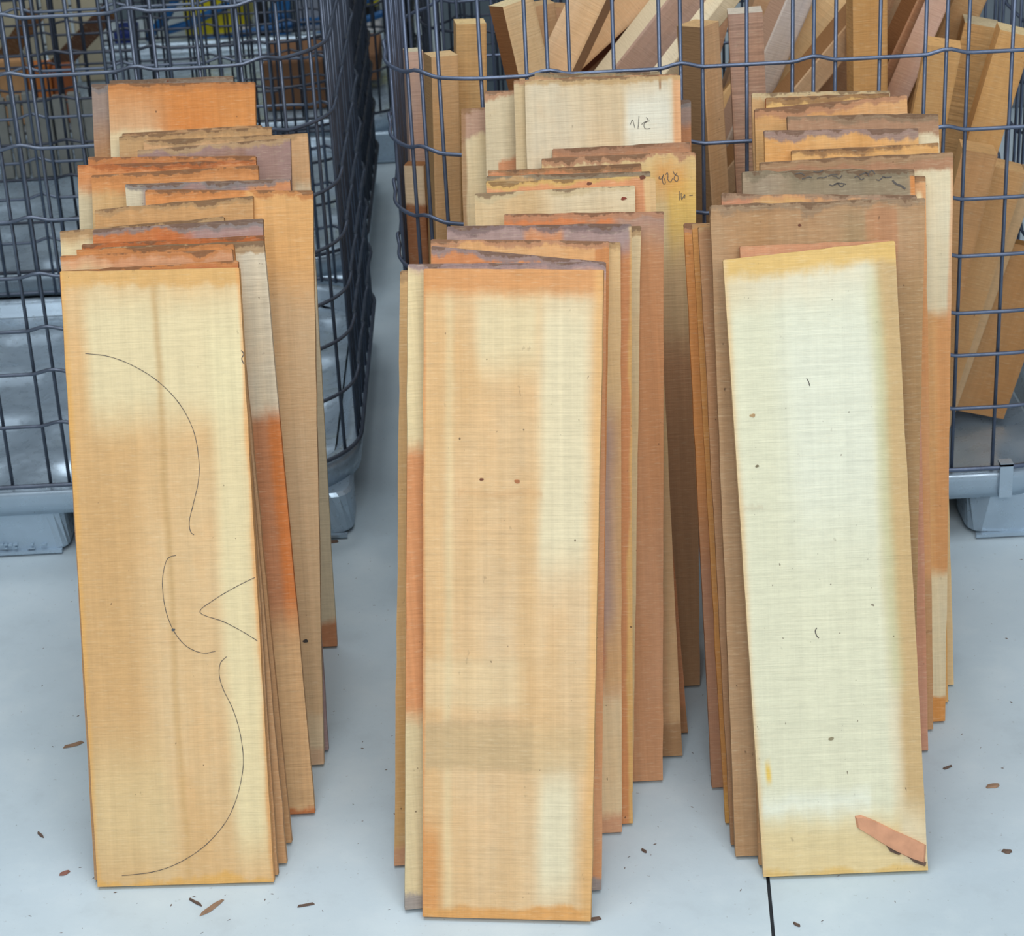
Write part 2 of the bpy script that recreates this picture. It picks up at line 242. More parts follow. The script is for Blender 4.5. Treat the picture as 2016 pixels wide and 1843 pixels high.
MID = [
 P((834, 529), (1188, 531), (832, 1811), (1163, 1820), None, 20, .014, 'front board of the middle row, striped honey and white', dict(base=(226, 196, 146), end=SALMON, dist=.02, grain=.09, saw=.08,
   patches=[R_(.66, .93, .55, .96, (230, 222, 186), .7, .05), R_(.3, .64, .85, .96, (226, 210, 168), .8, .04), R_(-1, .12, -1, 2, (222, 176, 118), .5, .04), R_(.13, .17, -1, 2, (232, 212, 164), .45, .02), R_(.68, .9, .03, .24, (229, 224, 192), .75, .06),
     R_(.02, .64, .235, .31, (198, 168, 126), .7, .008), R_(-1, 2, .235, .30, (206, 178, 132), .5, .01), R_(-1, .6, .33, .405, (234, 214, 170), .35, .012), R_(.55, .66, .3, .7, (218, 176, 122), .5, .04), R_(.2, .68, .655, .665, (206, 160, 110), .35, .006), R_(-1, .1, -1, .14, (214, 146, 82), .8, .04),
     T(.038, (214, 148, 90), .85, .014), B(.018, (220, 162, 96), .95, .006), Lf(.012, ORANGE, .7, .01), Rt(.04, (226, 176, 112), .7, .03)])),
 P((803, 517), (1194, 513), (797, 1790), (1184, 1750), None, 20, .014, 'wider board behind the striped one with grey-pink sawn top', dict(base=(216, 160, 110), end=PURPLE, dirt=.5, patches=[T(.02, (180, 150, 142)), R_(-1, .12, .3, .985, (222, 198, 150), .95, .01), R_(-1, .12, .3, .72, (212, 142, 92), .9, .03), R_(-1, .12, -1, .3, (216, 200, 156), .9, .02), B(.03, GREY, .9, .006), R_(-1, .12, .72, .985, (226, 208, 162), .9, .02)])),
 P((788, 530), (1150, 527), (776, 1706), None, None, 20, .010, 'narrow honey edge showing left of the middle row front', dict(base=(216, 178, 118), end=TAN, patches=[B(.03, SALMON, .9)])),
 P((849, 481), (1192, 513), None, (1180, 1735), 2.47, 20, .013, 'board whose bluish sawn end slopes down to the right', dict(base=(214, 150, 100), end=(160, 148, 148), dirt=.5, patches=[T(.05, (208, 140, 92))])),
 P((848, 468), (1200, 472), None, (1185, 1712), 2.495, 20, .012, 'light orange board whose top corner shows above the sloping end', dict(base=(224, 178, 120), end=SALMON, patches=[R_(.93, 2, -1, 2, (196, 128, 76), .8, .01)])),
 P((880, 474), (1222, 474), None, (1226, 1672), None, 19.8, .012, 'board with cream right strip reddening to purple lower down', dict(base=CREAM, end=TAN, dirt=.4, patches=[R_(-1, 2, .25, .72, (196, 128, 92), .95, .03), R_(.9, 2, .25, 2, HONEY, .7, .02), R_(.85, .96, .35, .72, PURPLE, .7, .05), B(.03, SALMON, .9)])),
 P((879, 443), (1243, 437), None, (1247, 1646), None, 19.6, .013, 'purple-grey ended board with an orange stain in the centre', dict(base=(210, 160, 112), end=(140, 120, 116), dirt=.4, patches=[T(.05, PURPLE, .95), R_(.42, .62, .965, .99, ORANGE, .9, .02), R_(.88, 2, -1, .96, (198, 130, 80), .7, .02), Rt(.02, YELLOW, .6, .01)])),
 P((900, 448), (1262, 442), None, (1246, 1560), None, 19.5, .012, 'pale rough strip of board right of the purple end', dict(base=(224, 202, 152), end=TAN, dirt=.7)),
 P((992, 419), (1307, 413), None, (1305, 1537), None, 19.2, .013, 'long orange-tan board with blue-grey top right corner', dict(base=(198, 150, 106), end=SALMON, patches=[T(.03, (212, 126, 76)), R_(.7, 2, .955, 2, GREY, .9, .04), R_(-1, 2, .55, .955, (206, 148, 100), .7, .2)])),
 P((935, 378), (1250, 362), None, None, 2.70, 19, .013, 'pale straw board with a red knot and clean sawn top', dict(base=(216, 192, 142), end=CREAM, patches=[R_(.45, 2, .92, 2, PALE, .7, .1)])),
 P((957, 356), (1289, 344), None, (1345, 1528), None, 18.8, .013, 'orange board with honey right margin and ragged top', dict(base=(214, 156, 108), end=YELLOW, dirt=.5, patches=[R_(.93, 2, -1, 2, (222, 190, 138), .9, .01), R_(-1, 2, -1, .5, (206, 164, 120), .8, .1), B(.05, BROWN, .8)])),
 P((958, 344), (1280, 334), None, None, 2.765, 18.7, .012, 'grey splintered board end with a white chip, middle row', dict(base=TAN, end=(150, 138, 116), dirt=.9, patches=[T(.04, (200, 164, 116))])),
 P((960, 334), (1262, 318), None, (1357, 1497), None, 18.6, .012, 'short orange board end below the numbered yellow board', dict(base=(206, 142, 94), end=BROWN, patches=[B(.05, BROWN, .7)])),
 P((1066, 309), (1369, 296), None, (1378, 1350), None, 18.0, .012, 'yellow-stained board with pencilled number, standing right in the middle row', dict(base=(222, 200, 148), end=SALMON, dist=.05, patches=[R_(.4, 2, .86, .97, (228, 184, 98), .7, .06), R_(.74, .94, .925, .965, (222, 146, 72), .8, .04), R_(.8, 2, .82, .93, (230, 196, 104), .6, .06), R_(.6, .8, .80, .92, (222, 206, 162), .8, .04), R_(-1, 2, -1, .80, (214, 184, 140), .9, .05), R_(-1, 2, -1, .66, (186, 142, 104), .9, .06)])),  # darker brown lower part has shade painted into the colour
 P((1088, 291), (1359, 276), None, None, 2.93, 17.8, .013, 'brown dusty board end lying below the white numbered board', dict(base=BROWN, end=(180, 138, 108), patches=[T(.05, (178, 132, 98))])),
 P((1034, 156), (1340, 145), None, None, 2.955, 17.4, .012, 'white board with pencilled number and orange right rim', dict(base=(220, 206, 168), end=HONEY, dist=.02, patches=[R_(.64, .93, .90, .975, (230, 228, 208), .95, .03), R_(.64, .93, -1, .92, (230, 228, 206), .9, .05), Rt(.05, (224, 168, 118), .9, .015), R_(.86, .875, .975, 2, BROWN, .9, .005)])),
 P((1012, 154), (1334, 142), None, None, 2.975, 17.3, .010, 'cream board with its left edge showing beside the white numbered board', dict(base=(214, 200, 160), end=(200, 150, 110))),
 P((1052, 143), (1300, 139), None, None, 2.995, 17.2, .010, 'rearmost dark ragged board end in the middle row', dict(base=TAN, end=MOSS, dirt=.8)),
 P((954, 177), (1270, 166), None, None, 3.015, 17.0, .012, 'speckled cream board left of the white numbered board', dict(base=(214, 198, 156), end=SALMON, dirt=.4, patches=[R_(.08, .6, -1, .885, (204, 140, 98), .95, .006)])),
 P((1060, 198), (1360, 194), None, None, 3.035, 16.8, .012, 'tan-brown board edge right of the white numbered board', dict(base=(198, 144, 100), end=GREY, patches=[T(.04, GREY, .7)])),
 P((907, 211), (1200, 200), None, None, 3.055, 16.6, .014, 'leaning cream board at far left of the middle row with grey-pink end', dict(base=(222, 208, 166), end=BROWN, side=BROWN, patches=[T(.05, (184, 148, 126), .95, .006), Lf(.03, BROWN, .8, .01)])),
]
RIGHT = [
 P((1424, 512), (1762, 474), (1503, 1720), (1827, 1707), None, 19.5, .013, 'front board of the right row, nearly white with a bark sliver', dict(base=(224, 214, 176), end=YELLOW, dist=.025, grain=.05, saw=.07,
   patches=[R_(.02, .82, .05, .93, (222, 220, 190), .95, .04), R_(.3, .85, .55, .93, (224, 226, 206), .7, .12), R_(.88, 2, .10, 2, (200, 168, 118), .95, .035), R_(.83, .90, .3, .95, (196, 196, 150), .6, .04), R_(.02, .68, .10, .13, (232, 234, 214), .8, .02), R_(-1, .85, -1, .09, (224, 200, 146), .8, .03),
     T(.03, (222, 184, 112), .95, .012), R_(.055, .085, .155, .19, (228, 190, 80), .9, .012), B(.008, (222, 184, 110), .8, .006), Lf(.015, (222, 190, 140), .8, .02), R_(.02, .14, .6, .605, BROWN, .2, .004)])),
 P((1457, 482), (1752, 470), None, None, 2.44, 19.4, .012, 'reddish sawn end just above the white front board, right row', dict(base=TAN, end=(170, 150, 116), dirt=.7, patches=[T(.05, SALMON)])),
 P((1398, 400), (1822, 388), (1449, 1706), (1795, 1690), None, 19.2, .014, 'broad khaki-brown board with rounded dirty top corner, right row', dict(base=(180, 148, 106), end=(168, 140, 110), dirt=.9, saw=.1, dist=.04, patches=[R_(.73, .87, .8, .985, (186, 136, 98), .9, .01), R_(.62, .74, .75, .97, (160, 140, 104), .6, .05), R_(-1, 2, .985, 2, BROWN, .6), R_(.86, 2, -1, .9, (160, 128, 84), .5, .05)])),
 P((1375, 442), (1740, 432), (1440, 1665), None, None, 19.1, .010, 'thin brown board edge between khaki and orange-tan boards', dict(base=(170, 132, 92), end=TAN)),
 P((1362, 438), (1720, 430), (1428, 1622), None, None, 19.0, .010, 'thin yellow-edged board left in the right row', dict(base=(206, 150, 82), end=TAN, patches=[B(.06, (214, 160, 86), .9)])),
 P((1347, 437), (1700, 430), (1402, 1552), None, None, 18.8, .012, 'orange-tan board standing furthest left in the right row', dict(base=(198, 148, 108), end=SALMON, patches=[R_(-1, .07, .4, 2, (214, 148, 84), .9, .02), R_(-1, 2, -1, .5, (180, 134, 104), .7, .1)])),
 P((1420, 379), (1805, 381), None, None, 2.70, 18.7, .012, 'board end with a yellow streak above the khaki board', dict(base=SALMON, end=(176, 150, 122), dirt=.8, patches=[R_(.15, .75, .96, .985, YELLOW, .8)])),
 P((1462, 334), (1801, 331), None, None, 2.735, 18.5, .014, 'mossy grey board with black cracks and orange right rim', dict(base=(166, 150, 120), end=(150, 136, 110), dirt=1.2, dist=.04, patches=[Rt(.035, (220, 144, 80), .95, .008), R_(.25, .95, .95, 2, (142, 132, 106), .6, .05)])),
 P((1480, 345), (1822, 343), None, (1838, 1441), None, 18.3, .012, 'small orange board corner with pale heart beside the mossy board', dict(base=(216, 164, 108), end=BROWN, patches=[R_(.95, .985, .93, .97, (236, 214, 168), .95, .01), R_(.9, 2, -1, .28, (188, 146, 104), .9, .02), R_(.9, 2, .175, .18, BROWN, .9, .004)])),
 P((1497, 316), (1877, 296), None, (1861, 1423), None, 18.0, .013, 'tall board with brown sawn top, white face and orange lower half', dict(base=(226, 216, 178), end=(186, 150, 112), dist=.02, patches=[T(.032, (176, 132, 100), 1, .005), R_(-1, 2, .27, .72, (212, 150, 92), .95, .015), R_(-1, .93, .27, .72, (214, 168, 112), .6, .02), R_(.985, 2, .7, .97, (222, 160, 110), .7, .01), B(.045, (212, 142, 70), .95, .005)])),
 P((1559, 294), (1848, 279), None, None, 2.83, 17.9, .011, 'thin yellow board slanting above the brown-topped tall board', dict(base=(228, 180, 110), end=BROWN, dirt=.5)),
 P((1505, 254), (1808, 250), None, None, 2.86, 17.8, .012, 'clean orange-yellow board face without marks, right row', dict(base=(226, 178, 110), end=PURPLE, saw=.02)),
 P((1550, 226), (1848, 220), None, (1879, 1385), None, 17.6, .012, 'board with dirty grey-brown top and white face, right row rear', dict(base=(228, 218, 180), end=(160, 134, 106), dirt=.8, patches=[T(.035, (174, 136, 106), 1, .006), R_(-1, 2, -1, .5, HONEY, .8, .1)])),
 P((1486, 212), (1786, 184), None, None, 2.95, 17.3, .012, 'sloping orange board near the rear of the right row', dict(base=(222, 172, 112), end=SALMON, patches=[R_(-1, .3, -1, .985, (208, 168, 112), .8, .06)])),
 P((1508, 190), (1750, 180), None, None, 2.98, 17.1, .012, 'light board with dark red left end behind the sloping board', dict(base=YELLOW, end=BROWN, side=DEEP)),
 P((1480, 181), (1752, 175), None, None, 3.01, 16.9, .011, 'rearmost tan board of the right row', dict(base=(212, 176, 122), end=CREAM, dirt=.5)),
]
board_count = 0
BOARDS = {}
def solve_row(rows, ckey):
    # initial depth of each foot from the feet one can see, the others spread between them
    n = len(rows); ys = [None] * n
    for i, b in enumerate(rows):
        pts = [q for q in (b[2], b[3]) if q]
        if b[4]: ys[i] = b[4]
        elif pts: ys[i] = sum(atz(*q, b[6] * math.sin(math.radians(b[5]))).y for q in pts) / len(pts)
    for i in range(n):
        if ys[i] is None:
            j = i
            while ys[j] is None: j += 1
            ys[i] = ys[i - 1] + (ys[j] - ys[i - 1]) / (j - i + 1)
    placed = []; w0 = dict(left=-.04, middle=-.03, right=-.012)[ckey]      # the whole row sags a little to one side
    for i, b in enumerate(rows):
        TL, TR, BL, BR, _, lean, t, label, mk = b; t *= 1.15; rows[i] = (*b[:6], t, *b[7:])
        if i: TL = (TL[0], TL[1] + 3); TR = (TR[0], TR[1] + 3)
        L = math.radians(lean); h0 = t * math.sin(L) + .0004
        yaw = 0.0
        if BL and BR:
            a, c = atz(*BL, h0), atz(*BR, h0); yaw = math.atan2(c.y - a.y, c.x - a.x)
        push = 0.0
        for it in range(14):
            yb = ys[i] + push
            o = Vector((0, yb, h0))
            ex = Vector((math.cos(yaw), math.sin(yaw), 0)); ez = (Vector((-math.sin(yaw), math.cos(yaw), 0)) * math.sin(L) + Vector((0, 0, 1)) * math.cos(L)); ey = ez.cross(ex)
            tl, tr = atp(*TL, o, ey), atp(*TR, o, ey)
            w = (tr - tl).length
            if BL and BR:
                bl, br = atp(*BL, o, ey), atp(*BR, o, ey)
            elif BL:
                bl = atp(*BL, o, ey); br = bl + ex * w
            elif BR:
                br = atp(*BR, o, ey); bl = br - ex * w
            else:
                sh = ex * (w0 * (tl.z - h0))
                bl = tl + ez * ((h0 - tl.z) / ez.z) + sh; br = tr + ez * ((h0 - tr.z) / ez.z) + sh
            # feet on the floor line
            bl = bl - ez * ((bl.z - h0) / ez.z); br = br - ez * ((br.z - h0) / ez.z)
            org = (bl + br) / 2
            loc = lambda p: (round((p - org).dot(ex), 5), (p - org).dot(ez))
            q = [loc(bl), loc(br), loc(tr), loc(tl)]
            bd = dict(o=org, ex=ex, ey=ey, ez=ez, q=q, t=t, w=w)
            worst = 0
            for pb in placed[-8:]:
                for (A, Bq, sgn) in ((pb, bd, 1), (bd, pb, -1)):
                    # sample the face of one in the frame of the other
                    for iu in range(7):
                        for iw in range(9):
                            u, v = iu / 6, iw / 8
                            qq = A['q']; x = (qq[0][0] * (1 - u) + qq[1][0] * u) * (1 - v) + (qq[3][0] * (1 - u) + qq[2][0] * u) * v
                            z = (qq[0][1] * (1 - u) + qq[1][1] * u) * (1 - v) + (qq[3][1] * (1 - u) + qq[2][1] * u) * v
                            p = A['o'] + A['ex'] * x + A['ez'] * z + (A['ey'] * A['t'] if A is pb else Vector((0, 0, 0)))
                            d = p - Bq['o']; X, Z, Yd = d.dot(Bq['ex']), d.dot(Bq['ez']), d.dot(Bq['ey'])
                            xs = [k[0] for k in Bq['q']]; zs = [k[1] for k in Bq['q']]
                            if min(xs) - .01 < X < max(xs) + .01 and -.02 < Z < max(zs) + .01:
                                gap = (-Yd) if A is pb else (Yd - Bq['t'])
                                worst = max(worst, .0012 - gap)
            if worst <= 1e-5: break
            push += worst * 1.02 + .0002
        placed.append(bd); bd['push'] = push; bd['TLp'] = TL; bd['yb'] = ys[i] + push
        print('board', ckey, i, 'push %.3f' % push, 'yb %.3f' % (ys[i] + push), 'len %.2f' % q[3][1], 'w %.2f' % w, 'topY %.2f' % tl.y)
    return placed
def make_board(bd, spec, group):
    TL, TR, BL, BR, _, lean, t, label, mk = spec
    sd = random.uniform(0, 90); q = bd['q']; NU, NW = 14, 20; V = []; UV = []; Fc = []
    tl_, tr_ = t * random.uniform(.8, 1), t
    rough = .0022 if 'dirty' in label or 'mossy' in label or 'ragged' in label or 'khaki' in label else .0009
    for side in (0, 1):
        for iw in range(NW + 1):
            for iu in range(NU + 1):
                u, v = iu / NU, iw / NW
                if iu in (1, NU - 1): u = .006 if iu == 1 else .994
                if iw == NW - 1: v = .997
                x = (q[0][0] * (1 - u) + q[1][0] * u) * (1 - v) + (q[3][0] * (1 - u) + q[2][0] * u) * v
                z = (q[0][1] * (1 - u) + q[1][1] * u) * (1 - v) + (q[3][1] * (1 - u) + q[2][1] * u) * v
                if iw == NW: z += noise.noise(Vector((x * 60, sd, side * .8))) * rough * 1.6
                if iu in (0, NU): x += noise.noise(Vector((z * 30, sd + 5, iu))) * .0012
                if iw == NW and iu in (0, NU): z -= .0009 + rough * .6
                if 'rounded' in label and iw == NW and iu == 0: z -= .012
                y = side * (tl_ * (1 - u) + tr_ * u)
                V.append((x, y, z)); UV.append((u, v))
    n1 = (NU + 1) * (NW + 1); idx = lambda s, iu, iw: s * n1 + iw * (NU + 1) + iu
    for iw in range(NW):
        for iu in range(NU):
            Fc.append((idx(0, iu, iw), idx(0, iu + 1, iw), idx(0, iu + 1, iw + 1), idx(0, iu, iw + 1)))
            Fc.append((idx(1, iu, iw), idx(1, iu, iw + 1), idx(1, iu + 1, iw + 1), idx(1, iu + 1, iw)))
        Fc.append((idx(0, 0, iw), idx(0, 0, iw + 1), idx(1, 0, iw + 1), idx(1, 0, iw)))
        Fc.append((idx(0, NU, iw), idx(1, NU, iw), idx(1, NU, iw + 1), idx(0, NU, iw + 1)))
    for iu in range(NU):
        Fc.append((idx(0, iu, NW), idx(0, iu + 1, NW), idx(1, iu + 1, NW), idx(1, iu, NW)))
        Fc.append((idx(0, iu, 0), idx(1, iu, 0), idx(1, iu + 1, 0), idx(0, iu + 1, 0)))
    mk = dict(mk)
    if t < 1 and 'front board' not in label:
        hb = random.uniform(.007, .011) / q[3][1]; mk['patches'] = list(mk.get('patches', [])) + [(-1, 2, 1 - hb, 2, tuple(c * .9 for c in mk.get('end', TAN)), .85, .0035), (-1, 2, 1 - hb * .22, 2, (112, 84, 62), .7, .0018)]
    o = meshobj('tonewood_board', V, Fc, wood('spruce', **mk), None, False, UV)
    ex, ey, ez, g = bd['ex'], bd['ey'], bd['ez'], bd['o']
    o.matrix_world = Matrix(((ex.x, ey.x, ez.x, g.x), (ex.y, ey.y, ez.y, g.y), (ex.z, ey.z, ez.z, g.z), (0, 0, 0, 1)))
    tag(o, label, 'board', group); return o
def local_px(bd, x, y):
    p = atp(x, y, bd['o'], bd['ey']) - bd['o']; return p.dot(bd['ex']), p.dot(bd['ez'])
def ribbon(parent, bd, pts, wid, name='pencil_line', depth=-.0005):
    # smooth the polyline, then a thin raised graphite line
    L = [Vector(local_px(bd, *p)) for p in pts]; S = []
    for i in range(len(L) - 1):
        a, b, c, d = L[max(i - 1, 0)], L[i], L[i + 1], L[min(i + 2, len(L) - 1)]
        for k in range(6):
            s = k / 6; S.append(.5 * ((2 * b) + (c - a) * s + (2 * a - 5 * b + 4 * c - d) * s * s + (3 * b - a - 3 * c + d) * s ** 3))
    S.append(L[-1]); V = []; Fc = []
    for i, p in enumerate(S):
        t = (S[min(i + 1, len(S) - 1)] - S[max(i - 1, 0)]).normalized(); n = Vector((-t.y, t.x)) * wid / 2 * (.7 + .5 * noise.noise(Vector((i * .6, 3, 1))))
        V += [(p.x + n.x, depth, p.y + n.y), (p.x - n.x, depth, p.y - n.y), (p.x + n.x, -.0001, p.y + n.y), (p.x - n.x, -.0001, p.y - n.y)]
        if i:
            b = 4 * i; Fc += [(b - 4, b, b + 1, b - 3), (b - 4, b - 2, b + 2, b), (b - 3, b + 1, b + 3, b - 1)]
    return meshobj(name, V, Fc, M_PENCIL, parent)
ROWS = {}
for key, rows, grp in (('left', LEFT, 'boards of the left row'), ('middle', MID, 'boards of the middle row'), ('right', RIGHT, 'boards of the right row')):
    pl = solve_row(rows, key); ROWS[key] = []
    for bd, sp in zip(pl, rows): ROWS[key].append((make_board(bd, sp, grp), bd))
# pencilled curves of the front left board
o, bd = ROWS['left'][0]
for pts in ([(168, 696), (215, 702), (262, 720), (310, 750), (352, 793), (380, 845), (391, 900), (391, 945), (380, 995), (373, 1025), (375, 1046), (382, 1053)],
            [(347, 1093), (330, 1100), (322, 1125), (320, 1155), (326, 1200), (341, 1240), (362, 1268), (385, 1282), (405, 1286), (424, 1282)],
            [(502, 1137), (465, 1155), (420, 1182), (394, 1206), (440, 1224), (480, 1245), (507, 1262)],
            [(446, 1293), (434, 1306), (432, 1330), (440, 1358), (458, 1395), (472, 1440), (479, 1490), (476, 1530), (463, 1580), (440, 1625), (400, 1668), (350, 1700), (300, 1717), (240, 1724)]):
    ribbon(o, bd, pts, .0011)
# pencilled numbers
o, bd = ROWS['middle'][15]
for pts in ([(1241, 245), (1245, 236), (1248, 245), (1250, 252)], [(1258, 228), (1257, 241), (1256, 254)], [(1263, 245), (1270, 240), (1279, 238)], [(1272, 231), (1276, 237), (1268, 244), (1270, 253), (1280, 253)]): ribbon(o, bd, pts, .0012)
o, bd = ROWS['middle'][13]
for pts in ([(1299, 347), (1297, 351), (1302, 352), (1306, 344), (1304, 353), (1306, 362), (1310, 360), (1308, 351)], [(1310, 344), (1314, 340), (1315, 346), (1315, 354), (1320, 358), (1324, 351)], [(1325, 337), (1329, 344), (1333, 340)],
            [(1328, 347), (1327, 353), (1332, 357), (1335, 353), (1334, 346), (1328, 345)], [(1337, 376), (1338, 394)], [(1341, 380), (1342, 393), (1348, 383), (1348, 390)], [(1357, 385), (1364, 384)]): ribbon(o, bd, pts, .0014)
# bark sliver let into the foot of the front right board
o, bd = ROWS['right'][0]
M_BARKW = simple('reddish_bark_wood', (202, 148, 114), .8, 0, .16, 45, .6); M_BARK = simple('dark_bark', (96, 76, 64), .9, 0, .3, 80, .6)
def slab(parent, name, bd, pts, y0, y1, mat):
    q = [local_px(bd, *p) for p in pts]; n = len(q)
    cx = sum(a for a, _ in q) / n; cz = sum(b for _, b in q) / n
    V = [(cx + (a - cx) * .93, y0, cz + (b - cz) * .9) for a, b in q] + [(a, y1, b) for a, b in q]
    Fc = [tuple(range(n))] + [(i, i + n, (i + 1) % n + n, (i + 1) % n) for i in range(n)]
    return meshobj(name, V, Fc, mat, parent)
slab(o, 'bark_sliver', bd, [(1682, 1606), (1686, 1628), (1720, 1650), (1760, 1675), (1800, 1694), (1822, 1702), (1824, 1664), (1800, 1652), (1760, 1634), (1720, 1614), (1694, 1604)], -.0035, .0005, M_BARKW)['label'] = 'reddish sliver of bark wood'
slab(o, 'bark_crack', bd, [(1744, 1664), (1752, 1676), (1770, 1684), (1780, 1678), (1760, 1668)], -.0022, .0005, M_BARK)
slab(o, 'bark_crack', bd, [(1784, 1684), (1800, 1698), (1822, 1706), (1824, 1698), (1800, 1690)], -.0024, .0005, M_BARK)
def knot(row, i, x, y, r, c=(110, 66, 46)):
    o, bd = ROWS[row][i]; cx, cz = local_px(bd, x, y); V = []; n = 9
    for k in range(n): a = 2 * math.pi * k / n; rr = r * random.uniform(.7, 1.2); V.append((cx + rr * 1.3 * math.cos(a), -.0006, cz + rr * .8 * math.sin(a)))
    V += [(v[0], .0004, v[2]) for v in V]
    meshobj('knot', V, [tuple(range(n))[::-1]] + [(k, (k + 1) % n, (k + 1) % n + n, k + n) for k in range(n)], simple('knot_wood', c, .8, 0, .2, 90), o)
for a in (('middle', 9, 1228, 391, .003, (130, 60, 44)), ('middle', 10, 1265, 349, .004), ('middle', 9, 1160, 362, .003), ('left', 9, 602, 1262, .0035, (60, 56, 52)), ('left', 0, 341, 1240, .0022, (70, 78, 84)), ('middle', 0, 948, 944, .0022), ('middle', 0, 1018, 948, .0028, (170, 110, 70)),
          ('right', 2, 1574, 443, .0022), ('right', 0, 1482, 818, .003, (170, 140, 100)), ('right', 0, 1636, 1455, .003, (150, 140, 110)), ('left', 18, 330, 160, .002), ('right', 0, 1490, 918, .0022, (120, 110, 84))): knot(*a)
o, bd = ROWS['right'][0]
ribbon(o, bd, [(1608, 1236), (1605, 1243), (1608, 1252), (1612, 1256)], .0018, 'scratch'); ribbon(o, bd, [(1588, 745), (1592, 752), (1594, 760)], .0015, 'scratch')
o, bd = ROWS['left'][0]; ribbon(o, bd, [(475, 690), (480, 697), (476, 706), (480, 716)], .0016, 'scratch')
# cracks in the mossy board end
o, bd = ROWS['right'][7]
for k in range(14):
    x = random.uniform(1555, 1740); y = random.uniform(337, 366); ribbon(o, bd, [(x, y), (x + 6, y + random.uniform(-3, 3)), (x + 13, y + random.uniform(-5, 5)), (x + 19, y + random.uniform(-4, 4))], .0022, 'crack')
ribbon(o, bd, [(1757, 355), (1764, 362), (1774, 366), (1782, 372)], .004, 'crack')

